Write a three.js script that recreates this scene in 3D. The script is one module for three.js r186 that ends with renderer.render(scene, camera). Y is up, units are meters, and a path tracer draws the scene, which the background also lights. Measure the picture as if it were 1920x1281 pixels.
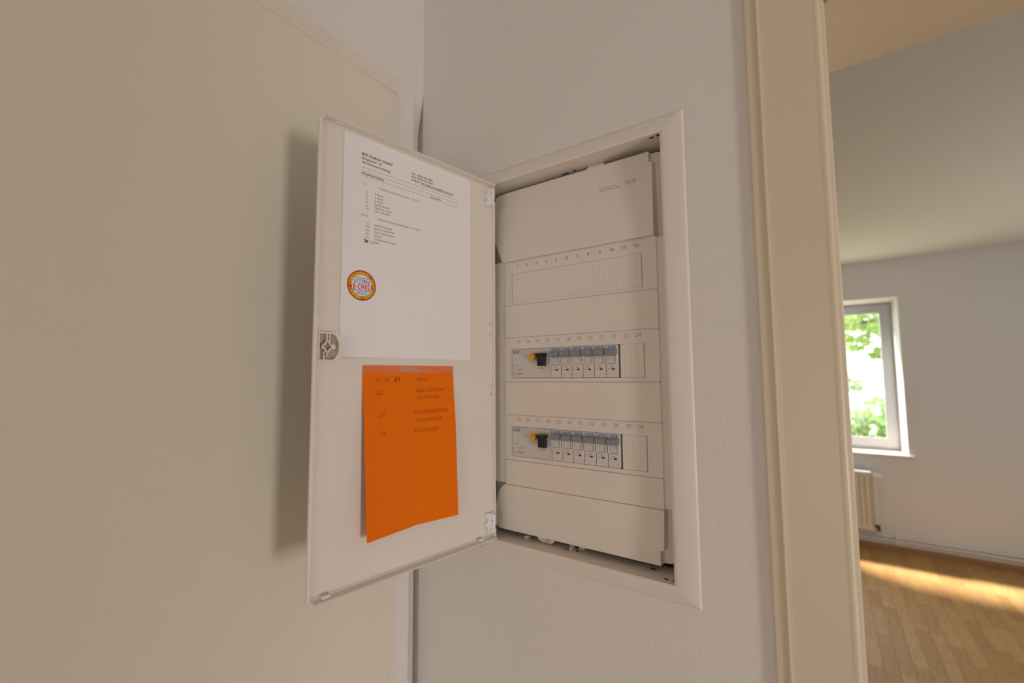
import * as THREE from 'three';
import { RoundedBoxGeometry } from 'three/addons/geometries/RoundedBoxGeometry.js';
import { mergeGeometries } from 'three/addons/utils/BufferGeometryUtils.js';
import { RectAreaLightUniformsLib } from 'three/addons/lights/RectAreaLightUniformsLib.js';

// ---------------------------------------------------------------- camera, sky, sun, lights, exposure
RectAreaLightUniformsLib.init();
const SKY_POWER = 4.2;
const Y0 = 1.7794;                                   // height of the numeral row of the board above the floor
const scene = new THREE.Scene();
const camera = new THREE.PerspectiveCamera(2 * Math.atan(640.5 / 828.56) * 180 / Math.PI, 1920 / 1281, 0.02, 200);
camera.position.set(0.4026, 1.6, 0.5931);
camera.rotation.set(THREE.MathUtils.degToRad(4.4165), THREE.MathUtils.degToRad(34.9915), THREE.MathUtils.degToRad(-0.3805), 'YXZ');
camera.focus = 0.62; camera.userData.fStop = 3.2;

const renderer = new THREE.WebGLRenderer({ antialias: true });
renderer.toneMapping = THREE.LinearToneMapping;
renderer.toneMappingExposure = 1.0;
renderer.shadowMap.enabled = true;
renderer.shadowMap.type = THREE.PCFSoftShadowMap;

const SUN = new THREE.Vector3(-0.80, 1, -0.46).normalize();   // towards the sun
scene.background = new THREE.Color().setRGB(0.98, 0.99, 1.0);      // bright hazy sky
scene.backgroundIntensity = SKY_POWER;

const sun = new THREE.DirectionalLight(0xfff2e2, 20.0);
sun.position.copy(SUN).multiplyScalar(20).add(new THREE.Vector3(0.5, 0, -4.5));
sun.target.position.set(0.5, 0, -4.5);
sun.castShadow = true; sun.shadow.radius = 13; sun.shadow.mapSize.set(2048, 2048);
Object.assign(sun.shadow.camera, { left: -8, right: 8, top: 8, bottom: -8, near: 0.5, far: 60 });
scene.add(sun, sun.target);

// hall: unseen side light casts the door shadow; added fill light behind the camera
const UNSEEN_HALL_PANE = { x: 2.9, y: 1.05, z: 0.98, w: 0.40, h: 0.60, power: 32.0, color: new THREE.Color(1.0, 0.93, 0.90) };
const BACK_FILL = { x: 0.85, y: 1.05, z: 4.0, w: 0.9, h: 1.6, power: 2.35, color: new THREE.Color(1.0, 0.94, 0.885) };
const UNSEEN_ROOM_PANE = { x: 3.2, y: 1.55, z: -2.6, w: 1.2, h: 1.35, power: 2.35, color: new THREE.Color(0.98, 0.97, 1.0) };  // out of view, placed to light the living room
function unseenLight(p, dir, inset) {
  const l = new THREE.RectAreaLight(p.color, p.power, p.w, p.h);
  l.position.set(p.x + dir[0] * inset, p.y, p.z + dir[1] * inset);
  l.lookAt(l.position.x + dir[0], l.position.y, l.position.z + dir[1]);
  scene.add(l); return l;
}
unseenLight(UNSEEN_HALL_PANE, [-1, 0], 0.02);
unseenLight(BACK_FILL, [0, -1], 0.02);
unseenLight(UNSEEN_ROOM_PANE, [-1, 0], 0.02);

// ---------------------------------------------------------------- helpers
let seed = 7;
const rnd = () => { seed = (seed * 1664525 + 1013904223) >>> 0; return seed / 4294967296; };
const rr = (a, b) => a + (b - a) * rnd();
const used = {};
function numbered(n) { const k = used[n] = (used[n] ?? -1) + 1; return k ? n + '_' + String(k).padStart(3, '0') : n; }
function shade(o) { o.traverse((m) => { if (m.isMesh) { m.castShadow = true; m.receiveShadow = true; } }); return o; }
function thing(name, label, category, pos = [0, 0, 0], rotY = 0, group) {
  const g = new THREE.Group(); g.name = numbered(name);
  g.userData = { label, category }; if (group) g.userData.group = group;
  g.position.set(...pos); g.rotation.y = rotY; scene.add(g); return g;
}
function part(name, geo, mat, parent, pos, rot) {
  const m = new THREE.Mesh(geo, mat); m.name = name; m.castShadow = m.receiveShadow = true;
  if (pos) m.position.set(...pos); if (rot) m.rotation.set(...rot);
  parent.add(m); return m;
}
function struct(name, geo, mat) {
  const m = new THREE.Mesh(geo, mat); m.name = name; m.userData.kind = 'structure'; m.castShadow = m.receiveShadow = true;
  scene.add(m); return m;
}
function structGroup(name, pos = [0, 0, 0]) { const g = new THREE.Group(); g.name = name; g.userData.kind = 'structure'; g.position.set(...pos); scene.add(g); return g; }
const merge = (a) => mergeGeometries(a.map((g) => { const h = g.index ? g.toNonIndexed() : g; for (const k of Object.keys(h.attributes)) if (!['position', 'normal', 'uv'].includes(k)) h.deleteAttribute(k); return h; }));
// box from min to max corners, rounded edges
function bx(x0, y0, z0, x1, y1, z1, r = 0, seg = 2) {
  const w = x1 - x0, h = y1 - y0, d = z1 - z0;
  const g = r ? new RoundedBoxGeometry(w, h, d, seg, Math.min(r, w / 2.01, h / 2.01, d / 2.01)) : new THREE.BoxGeometry(w, h, d);
  return g.translate((x0 + x1) / 2, (y0 + y1) / 2, (z0 + z1) / 2);
}
// uv in metres by dominant face axis
function uvMetres(g) {
  const p = g.attributes.position, n = g.attributes.normal, uv = new Float32Array(p.count * 2);
  for (let i = 0; i < p.count; i++) {
    const ax = Math.abs(n.getX(i)), ay = Math.abs(n.getY(i)), az = Math.abs(n.getZ(i));
    const x = p.getX(i), y = p.getY(i), z = p.getZ(i);
    if (ax >= ay && ax >= az) { uv[2 * i] = z; uv[2 * i + 1] = y; } else if (ay >= az) { uv[2 * i] = x; uv[2 * i + 1] = z; } else { uv[2 * i] = x; uv[2 * i + 1] = y; }
  }
  g.setAttribute('uv', new THREE.BufferAttribute(uv, 2)); return g;
}
function polyShape(pts, holes = []) {
  const s = new THREE.Shape(pts.map((p) => new THREE.Vector2(...p)));
  for (const h of holes) s.holes.push(h.isPath ? h : new THREE.Path(h.map((p) => new THREE.Vector2(...p))));
  return s;
}
const rect = (x0, y0, x1, y1) => [[x0, y0], [x1, y0], [x1, y1], [x0, y1]];
function roundRect(x0, y0, x1, y1, r, Cls = THREE.Shape) {
  const s = new Cls(); s.moveTo(x0 + r, y0); s.lineTo(x1 - r, y0); s.absarc(x1 - r, y0 + r, r, -Math.PI / 2, 0); s.lineTo(x1, y1 - r); s.absarc(x1 - r, y1 - r, r, 0, Math.PI / 2);
  s.lineTo(x0 + r, y1); s.absarc(x0 + r, y1 - r, r, Math.PI / 2, Math.PI); s.lineTo(x0, y0 + r); s.absarc(x0 + r, y0 + r, r, Math.PI, 1.5 * Math.PI); return s;
}
// extrude an outline from z0 to z1
function ext(shape, z0, z1, bevel = 0, seg = 2, curve = 8) {
  const g = new THREE.ExtrudeGeometry(shape, { depth: z1 - z0 - 2 * bevel, bevelEnabled: bevel > 0, bevelThickness: bevel, bevelSize: bevel, bevelOffset: -bevel, bevelSegments: seg, curveSegments: curve });
  return g.translate(0, 0, z0 + bevel);
}
function tube(pts, r, seg = 40, rad = 10, tension = 0.1) {
  return new THREE.TubeGeometry(new THREE.CatmullRomCurve3(pts.map((p) => new THREE.Vector3(...p)), false, 'catmullrom', tension), seg, r, rad);
}
// thin sheet (paper, sticker): f(u,v) -> point; closed, two sides
function sheet(f, nu, nv, th) {
  const front = new THREE.PlaneGeometry(1, 1, nu, nv), p = front.attributes.position, uv = front.attributes.uv;
  for (let i = 0; i < p.count; i++) { const q = f(uv.getX(i), uv.getY(i)); p.setXYZ(i, q[0], q[1], q[2]); }
  front.computeVertexNormals();
  const back = front.clone(), n = front.attributes.normal, bp = back.attributes.position;
  for (let i = 0; i < bp.count; i++) bp.setXYZ(i, bp.getX(i) - n.getX(i) * th, bp.getY(i) - n.getY(i) * th, bp.getZ(i) - n.getZ(i) * th);
  const idx = back.index.array; for (let i = 0; i < idx.length; i += 3) { const t = idx[i]; idx[i] = idx[i + 1]; idx[i + 1] = t; }
  back.computeVertexNormals();
  return mergeGeometries([front, back]);
}
// ---------------------------------------------------------------- textures
function smooth2(n, cell, s) {         // periodic value noise n x n with given number of cells
  const g = new Float32Array(cell * cell); let q = s; const r = () => { q = (q * 1664525 + 1013904223) >>> 0; return q / 4294967296; };
  for (let i = 0; i < g.length; i++) g[i] = r();
  const out = new Float32Array(n * n), f = (t) => t * t * (3 - 2 * t);
  for (let y = 0; y < n; y++) for (let x = 0; x < n; x++) {
    const u = x / n * cell, v = y / n * cell, i = Math.floor(u), j = Math.floor(v), a = f(u - i), b = f(v - j), i1 = (i + 1) % cell, j1 = (j + 1) % cell;
    out[y * n + x] = (g[j * cell + i] * (1 - a) + g[j * cell + i1] * a) * (1 - b) + (g[j1 * cell + i] * (1 - a) + g[j1 * cell + i1] * a) * b;
  }
  return out;
}
function dataTex(n, fn, srgb) {
  const d = new Uint8Array(n * n * 4);
  for (let i = 0; i < n * n; i++) { const c = fn(i, i % n, (i / n) | 0); d[4 * i] = c[0]; d[4 * i + 1] = c[1]; d[4 * i + 2] = c[2]; d[4 * i + 3] = 255; }
  const t = new THREE.DataTexture(d, n, n); t.wrapS = t.wrapT = THREE.RepeatWrapping; t.magFilter = THREE.LinearFilter; t.minFilter = THREE.LinearMipmapLinearFilter; t.generateMipmaps = true;
  if (srgb) t.colorSpace = THREE.SRGBColorSpace; t.needsUpdate = true; return t;
}
const na = smooth2(512, 128, 3), nb = smooth2(512, 64, 5), nc = smooth2(512, 24, 9), nd = smooth2(512, 6, 11);
const bumpWall = dataTex(512, (i) => { const v = Math.min(255, 255 * (0.35 * na[i] + 0.45 * nb[i] + 0.25 * nc[i])); return [v, v, v]; });
bumpWall.repeat.set(1 / 0.17, 1 / 0.30);
const bumpPaint = dataTex(512, (i) => { const v = 255 * (0.25 * nb[i] + 0.55 * nc[i] + 0.2 * nd[i]); return [v, v, v]; });
bumpPaint.repeat.set(1 / 0.5, 1 / 0.8);
function canvasTex(w, h, draw) {
  const c = document.createElement('canvas'); c.width = w; c.height = h; const x = c.getContext('2d'); draw(x, w, h);
  const t = new THREE.CanvasTexture(c); t.colorSpace = THREE.SRGBColorSpace; t.magFilter = THREE.LinearFilter; t.anisotropy = 8; return t;
}
// ---------------------------------------------------------------- materials
const L = (r, g, b) => new THREE.Color().setRGB(r, g, b);
const std = (o) => new THREE.MeshStandardMaterial(o);
const M = {
  wall: std({ color: L(0.81, 0.772, 0.733), roughness: 0.62, bumpMap: bumpWall, bumpScale: 0.00038 }),
  wallFlat: std({ color: L(0.81, 0.772, 0.740), roughness: 0.9, bumpMap: bumpPaint, bumpScale: 0.0006 }),
  roomWall: std({ color: L(0.79, 0.785, 0.775), roughness: 0.92 }),
  ceiling: std({ color: L(0.82, 0.80, 0.75), roughness: 0.95 }),
  cream: std({ color: L(0.80, 0.745, 0.635), roughness: 0.6, bumpMap: bumpPaint, bumpScale: 0.0004 }),
  casing: std({ color: L(0.75, 0.65, 0.49), roughness: 0.38 }),
  steel: std({ color: L(0.81, 0.755, 0.68), roughness: 0.45 }),
  plastic: std({ color: L(0.82, 0.76, 0.68), roughness: 0.5 }),
  catchBase: std({ color: L(0.52, 0.42, 0.31), roughness: 0.5 }),
  boxGrey: std({ color: L(0.60, 0.58, 0.52), roughness: 0.7 }),
  clipWhite: std({ color: L(0.84, 0.83, 0.82), roughness: 0.4 }),
  dark: std({ color: L(0.02, 0.019, 0.018), roughness: 0.6 }),
  black: std({ color: L(0.012, 0.012, 0.012), roughness: 0.35 }),
  device: std({ color: L(0.68, 0.665, 0.64), roughness: 0.5 }),
  deviceLight: std({ color: L(0.73, 0.715, 0.69), roughness: 0.5 }),
  toggle: std({ color: L(0.27, 0.285, 0.30), roughness: 0.45 }),
  yellow: std({ color: L(0.85, 0.42, 0.01), roughness: 0.35 }),
  red: std({ color: L(0.14, 0.012, 0.012), roughness: 0.4 }),
  upvc: std({ color: L(0.63, 0.66, 0.71), roughness: 0.35 }),
  radiator: std({ color: L(0.78, 0.72, 0.60), roughness: 0.4 }),
  white: std({ color: L(0.85, 0.85, 0.84), roughness: 0.4 }),
  sill: std({ color: L(0.76, 0.71, 0.62), roughness: 0.4 }),
  brass: std({ color: L(0.07, 0.055, 0.04), roughness: 0.4, metalness: 0.6 }),
  skirting: std({ color: L(0.40, 0.21, 0.09), roughness: 0.45 }),
  lawn: std({ color: L(0.30, 0.32, 0.22), roughness: 1 }),
  bark: std({ color: L(0.10, 0.075, 0.05), roughness: 0.95 }),
  glass: new THREE.MeshPhysicalMaterial({ color: 0xffffff, roughness: 0.0, transmission: 1, thickness: 0, ior: 1.45 }),
  leafA: new THREE.MeshPhysicalMaterial({ color: L(0.30, 0.43, 0.12), roughness: 0.9, transmission: 0.45, thickness: 0, side: THREE.DoubleSide }),
  leafB: new THREE.MeshPhysicalMaterial({ color: L(0.22, 0.36, 0.11), roughness: 0.9, transmission: 0.4, thickness: 0, side: THREE.DoubleSide }),
};
const glow = (p) => std({ color: L(0.8, 0.8, 0.8), roughness: 0.6, emissive: p.color, emissiveIntensity: 1.2 });

// ---------------------------------------------------------------- hall shell
const XL = -0.21, ZW = 0.015, ZB = -0.12, HC = 2.66, XR = 3.0, ZF = 4.12;
const DOOR = { x0: 0.4255, x1: 1.26, top: 2.0093 };
const BOX = { x0: -0.036, x1: 0.2415, y0: Y0 - 0.437, y1: Y0 + 0.1415 };
{ // wall with the board: openings for the flush box and the doorway
  const s = polyShape([[XL - 0.0001, 0], [DOOR.x0 - 0.012, 0], [DOOR.x0 - 0.012, DOOR.top + 0.012], [DOOR.x1 + 0.012, DOOR.top + 0.012], [DOOR.x1 + 0.012, 0], [3.35, 0], [3.35, HC], [XL - 0.0001, HC]],
    [rect(-0.0668, BOX.y0 - 0.006, BOX.x1 + 0.006, BOX.y1 + 0.006)]);
  struct('wall_back', uvMetres(ext(s, ZB, ZW)), M.wall);
}
{ // left wall: height field, with the narrow open joint that runs down beside the corner and closes above the door of the board
  const zA = -0.062, zB = ZF + 0.1, ny = 150, pos = [], idx = [], zs = [];
  for (let i = 0; i <= 60; i++) zs.push(zA + 0.112 * i / 60); for (let i = 1; i <= 16; i++) zs.push(zA + 0.112 + (zB - zA - 0.112) * i / 16);
  const nz = zs.length - 1;
  const rec = (z, y) => 0.021 * THREE.MathUtils.smoothstep(Y0 + 0.375 - y, 0, 0.09) * (1 - THREE.MathUtils.smoothstep(z, 0.0335, 0.0375));
  for (let j = 0; j <= ny; j++) for (let i = 0; i <= nz; i++) { const y = HC * j / ny; pos.push(XL - rec(zs[i], y), y, zs[i]); }
  for (let j = 0; j < ny; j++) for (let i = 0; i < nz; i++) { const a = j * (nz + 1) + i, b = a + 1, c = a + nz + 1, d = c + 1; idx.push(a, c, b, b, c, d); }
  const g = new THREE.BufferGeometry(); g.setAttribute('position', new THREE.Float32BufferAttribute(pos, 3)); g.setIndex(idx); g.computeVertexNormals(); uvMetres(g);
  const back = uvMetres(bx(XL - 0.16, 0, ZB, XL - 0.024, HC, ZF + 0.1)), end = uvMetres(bx(XL - 0.024, 0, ZB, XL - 0.0002, HC, 0.0055));
  struct('wall_left', merge([g, back, end]), M.wallFlat);
}
struct('floor_hall', uvMetres(bx(XL - 0.16, -0.12, ZB, XR + 0.15, 0, ZF + 0.15)), std({ color: L(0.42, 0.26, 0.13), roughness: 0.4 }));
struct('ceiling_hall', uvMetres(bx(XL - 0.16, HC, ZB, XR + 0.15, HC + 0.15, ZF + 0.15)), M.ceiling);
{ // hall's other two walls, with openings for the unseen side light and the added fill
  const p = UNSEEN_HALL_PANE, s = polyShape(rect(ZW, 0, ZF + 0.1, HC), [rect(p.z - p.w / 2, p.y - p.h / 2, p.z + p.w / 2, p.y + p.h / 2)]);
  struct('wall_right', uvMetres(ext(s, 0, 0.14).rotateY(-Math.PI / 2).translate(XR, 0, 0)), M.wallFlat).scale.set(1, 1, 1);
  const q = BACK_FILL, s2 = polyShape(rect(XL - 0.16, 0, XR, HC), [rect(q.x - q.w / 2, q.y - q.h / 2, q.x + q.w / 2, q.y + q.h / 2)]);
  struct('wall_front', uvMetres(ext(s2, q.z, q.z + 0.12)), M.wallFlat);
}
function unseenPane(name, p, along) {       // framed glowing pane for the lights out of view; along: 'z' or 'x'
  const g = structGroup(name, [p.x, p.y, p.z]), w = p.w / 2, h = p.h / 2, t = 0.045;
  const f = merge([bx(-w, -h, -0.03, -w + t, h, 0.03, 0.004), bx(w - t, -h, -0.03, w, h, 0.03, 0.004), bx(-w, h - t, -0.03, w, h, 0.03, 0.004), bx(-w, -h, -0.03, w, -h + t, 0.03, 0.004)]);
  const pane = bx(-w + t, -h + t, -0.006, w - t, h - t, 0.006);
  if (along === 'z') { f.rotateY(Math.PI / 2); pane.rotateY(Math.PI / 2); }
  part('window_frame', f, M.upvc, g); part('window_pane', pane, glow(p), g);
}
struct('unseen_partition', uvMetres(bx(1.60, 0, 0.80, 1.72, HC, ZF)), M.wallFlat);  // out of view, placed to darken the left wall towards the camera
unseenPane('unseen_window_2', { ...UNSEEN_HALL_PANE, x: UNSEEN_HALL_PANE.x + 0.04 }, 'z');  // glowing pane of the unseen hall side light
unseenPane('added_fill_window_3', { ...BACK_FILL, z: BACK_FILL.z + 0.05 }, 'x');  // added pane that carries the fill light behind the camera

{ // painted cream door in the left wall: casing strips and flush leaf
  const zE = 0.0800, top = Y0 + 0.3615, zEnd = 1.06, g = structGroup('door_1', [XL, 0, zE]);
  const side = bx(0, 0, 0, 0.0035, top - 0.0281, 0.030, 0.0012), head = bx(0, top - 0.028, 0, 0.0035, top, zEnd - zE, 0.0012);
  part('casing', side, M.cream, g); part('casing', head, M.cream, g);
  part('door_leaf', bx(0, 0.004, 0.0298, 0.0031, top - 0.0279, zEnd - zE - 0.03, 0.0006), M.cream, g);
  part('casing', bx(0, 0, zEnd - zE - 0.0298, 0.0035, top - 0.028, zEnd - zE, 0.0012), M.cream, g);
}
{ // door casing between hall and room
  const g = structGroup('trim_1', [DOOR.x0, 0, 0]), x0 = 0.3457 - DOOR.x0, H = DOOR.top + 0.08;
  const prof = (s) => s;   // profile across the casing: x offset, z
  const P = [[x0, ZW - 0.002], [x0, 0.0200], [x0 + 0.0018, 0.0210], [-0.0682, 0.0213], [-0.0674, 0.0228], [-0.0662, 0.0236], [-0.0650, 0.0236], [-0.0638, 0.0231], [-0.060, 0.0228], [-0.013, 0.0228], [-0.0108, 0.0231], [-0.0092, 0.0232], [-0.0074, 0.0228], [-0.0062, 0.0219], [-0.0054, 0.0209], [-0.0038, 0.0205], [-0.0022, 0.0200], [-0.0014, 0.0185], [-0.0014, ZB + 0.002], [-0.016, ZB + 0.002], [-0.016, ZW - 0.002]];
  const up = ext(polyShape(P.map(([x, z]) => [x, -z])), 0, H).rotateX(-Math.PI / 2);
  const side = part('casing', up, M.casing, g);
  const W = DOOR.x1 - DOOR.x0;
  const upR = ext(polyShape(P.map(([x, z]) => [W - x, -z]).reverse()), 0, H).rotateX(-Math.PI / 2);
  part('casing', upR, M.casing, g);
  part('head_casing', bx(0, DOOR.top, ZW - 0.002, W, H, 0.025, 0.003), M.casing, g);
  part('head_lining', bx(-0.002, DOOR.top, ZB - 0.004, W + 0.002, DOOR.top + 0.018, ZW), M.casing, g);
  part('far_casing', merge([bx(-0.08, 0, ZB - 0.012, -0.002, DOOR.top + 0.08, ZB + 0.0005, 0.004), bx(W + 0.002, 0, ZB - 0.012, W + 0.08, DOOR.top + 0.08, ZB + 0.0005, 0.004), bx(-0.08, DOOR.top + 0.002, ZB - 0.012, W + 0.08, DOOR.top + 0.08, ZB + 0.0005, 0.004)]), M.casing, g);
}

// ---------------------------------------------------------------- living room shell
const RX0 = -1.9, RX1 = 3.2, ZR = -4.755, WT = 0.315, ZG = -5.015;
const WIN = { x0: -1.0, x1: 1.0, y0: 0.84, y1: 2.305 };
struct('wall_window', uvMetres(ext(polyShape(rect(RX0 - 0.15, 0, RX1 + 0.15, HC), [rect(WIN.x0, WIN.y0, WIN.x1, WIN.y1)]), ZR - WT, ZR)), M.roomWall);
struct('wall_room_left', bx(RX0 - 0.15, 0, ZR, RX0, HC, ZB), M.roomWall);
{
  const p = UNSEEN_ROOM_PANE, s = polyShape(rect(ZR, 0, ZB, HC), [rect(p.z - p.w / 2, p.y - p.h / 2, p.z + p.w / 2, p.y + p.h / 2)]);
  struct('wall_room_right', uvMetres(ext(s, 0, 0.14).rotateY(-Math.PI / 2).translate(RX1 + 0.14, 0, 0)), M.roomWall);
  unseenPane('unseen_window_4', { ...p, x: p.x + 0.06 }, 'z');  // pane of the unseen living room light
}
struct('wall_room_front', bx(RX0 - 0.15, 0, ZB, XL - 0.15, HC, ZW), M.roomWall);
struct('ceiling', bx(RX0 - 0.15, HC, ZR - WT, RX1 + 0.15, HC + 0.2, ZB), M.ceiling);
{ // baseboard
  const s = polyShape([[0, 0], [0.014, 0], [0.014, 0.043], [0.011, 0.049], [0.007, 0.051], [0, 0.051]]);
  const g = ext(s, 0, RX1 - RX0).rotateY(Math.PI / 2); // x -> -z
  g.scale(1, 1, 1).translate(RX0, 0, 0);
  g.applyMatrix4(new THREE.Matrix4().makeScale(1, 1, -1)); const ix = g.index; 
  // mirrored: flip winding
  const p = g.attributes.position; for (let i = 0; i < p.count; i += 3) { const a = [p.getX(i), p.getY(i), p.getZ(i)]; p.setXYZ(i, p.getX(i + 1), p.getY(i + 1), p.getZ(i + 1)); p.setXYZ(i + 1, ...a); }
  g.computeVertexNormals(); g.translate(0, 0, ZR);
  struct('baseboard_back', g, M.skirting);
}
{ // laminate floor of short strips
  const grain = dataTex(512, (i, x, y) => {
    const s1 = na[((y * 0 + (y >> 4)) % 512) * 512 + (x * 3) % 512], s2 = nb[(((y >> 3)) % 512) * 512 + x], s3 = nc[i];
    const v = 0.86 + 0.16 * (s1 - 0.5) + 0.14 * (s2 - 0.5) + 0.06 * (s3 - 0.5); const c = Math.min(255, 255 * v); return [c, c * 0.985, c * 0.96];
  }, true);
  const f = structGroup('floor', [0, 0, 0]);
  part('screed', bx(RX0, -0.14, ZR, RX1, -0.010, ZB), std({ color: L(0.12, 0.07, 0.035), roughness: 0.9 }), f);
  const tones = [[0.49, 0.288, 0.106], [0.52, 0.315, 0.120], [0.545, 0.338, 0.133], [0.475, 0.272, 0.098], [0.51, 0.302, 0.113], [0.56, 0.352, 0.141], [0.53, 0.322, 0.128]];
  const mats = tones.map((t) => std({ color: L(...t.map((v) => Math.min(0.8, v * 1.28))), roughness: 0.55, map: grain }));
  const w = 0.0675, geos = [];
  for (let k = 0; k < 6; k++) {
    const g = ext(polyShape(rect(-w / 2 + 0.0004, -0.499, w / 2 - 0.0004, 0.499)), -0.010, 0, 0.0004, 1).rotateX(-Math.PI / 2), p = g.attributes.position, uv = g.attributes.uv;
    for (let i = 0; i < p.count; i++) uv.setXY(i, p.getX(i) / 0.135 + k * 0.17, p.getZ(i) * 0.8 + k * 0.37);
    geos.push(g);
  }
  const rest = mats.map(() => []);
  let col = 0, shown = 0;
  for (let x = RX0 + w / 2; x < RX1; x += w, col++) {
    let z = ZR - rr(0, 0.35);
    while (z < ZB) {
      let len = rr(0.26, 0.46), z0 = Math.max(z, ZR), z1 = Math.min(z + len, ZB); z += len;
      if (z1 - z0 < 0.02) continue;
      const zc = (z0 + z1) / 2, d = 0.593 - zc, k = Math.floor(rnd() * mats.length), gk = Math.floor(rnd() * 6);
      const xa = 0.4026 + d * 0.035, xb = 0.4026 + d * 0.262;
      if (zc < -2.1 && x > xa && x < xb && shown < 290) {
        const m = part(shown ? 'plank_' + String(shown).padStart(3, '0') : 'plank', geos[gk], mats[k], f, [x, 0, zc]); m.scale.z = z1 - z0; shown++;
      } else rest[k].push(geos[gk].clone().scale(1, 1, z1 - z0).translate(x, 0, zc));
    }
  }
  const all = [], ms = []; rest.forEach((r, k) => { if (r.length) { all.push(merge(r)); ms.push(mats[k]); } });
  const m = part('far_planks', mergeGeometries(all, true), ms, f); m.userData.kind = 'stuff';
}
{ // window: frame, sash, pane, sill
  const g = structGroup('window_1', [WIN.x1, WIN.y0, ZG]), ox = WIN.x1, oy = WIN.y0;
  const fx0 = WIN.x0 - ox, fy0 = 0.02, fx1 = 0, fy1 = WIN.y1 - oy;
  const ring = (x0, y0, x1, y1, t, z0, z1, b) => ext(polyShape(rect(x0, y0, x1, y1), [rect(x0 + t, y0 + t, x1 - t, y1 - t)]), z0, z1, b, 2);
  part('window_frame', ring(fx0, fy0, fx1, fy1, 0.055, -0.05, 0.0, 0.003), M.upvc, g);
  part('sash', ring(fx0 + 0.028, fy0 + 0.028, fx1 - 0.028, fy1 - 0.028, 0.090, 0.001, 0.022, 0.005), M.upvc, g);
  part('glazing_bead', ring(fx0 + 0.108, fy0 + 0.108, fx1 - 0.108, fy1 - 0.108, 0.010, -0.005, 0.014, 0.003), M.upvc, g);
  part('window_pane', bx(fx0 + 0.1, fy0 + 0.1, -0.02, fx1 - 0.1, fy1 - 0.1, -0.016), M.glass, g);
  part('hinge', merge([new THREE.CylinderGeometry(0.009, 0.009, 0.075, 12).translate(-0.040, fy1 - 0.095, 0.024), bx(-0.05, fy1 - 0.125, 0.0, -0.030, fy1 - 0.065, 0.018, 0.003)]), M.upvc, g);
  part('hinge', merge([new THREE.CylinderGeometry(0.009, 0.009, 0.06, 12).translate(-0.040, fy0 + 0.06, 0.024), bx(-0.05, fy0 + 0.035, 0.0, -0.030, fy0 + 0.085, 0.018, 0.003)]), M.upvc, g);
  part('plaster_reveal', ext(polyShape([[0, -(ZR - ZG)], [0, -0.0005], [-0.027, -0.0005]]), 0.021, fy1).rotateX(-Math.PI / 2), M.roomWall, g);
  part('plaster_reveal', ext(polyShape([[ZR - ZG, fy1], [0.0005, fy1], [0.0005, fy1 - 0.022]]), 0, fx1 - fx0).rotateY(-Math.PI / 2).translate(fx1, 0, 0), M.roomWall, g);
  part('sill_board', bx(fx0 - 0.045, -0.003, 0.001, 0.043, 0.021, ZR - ZG + 0.026, 0.006), M.sill, g);
}

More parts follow.
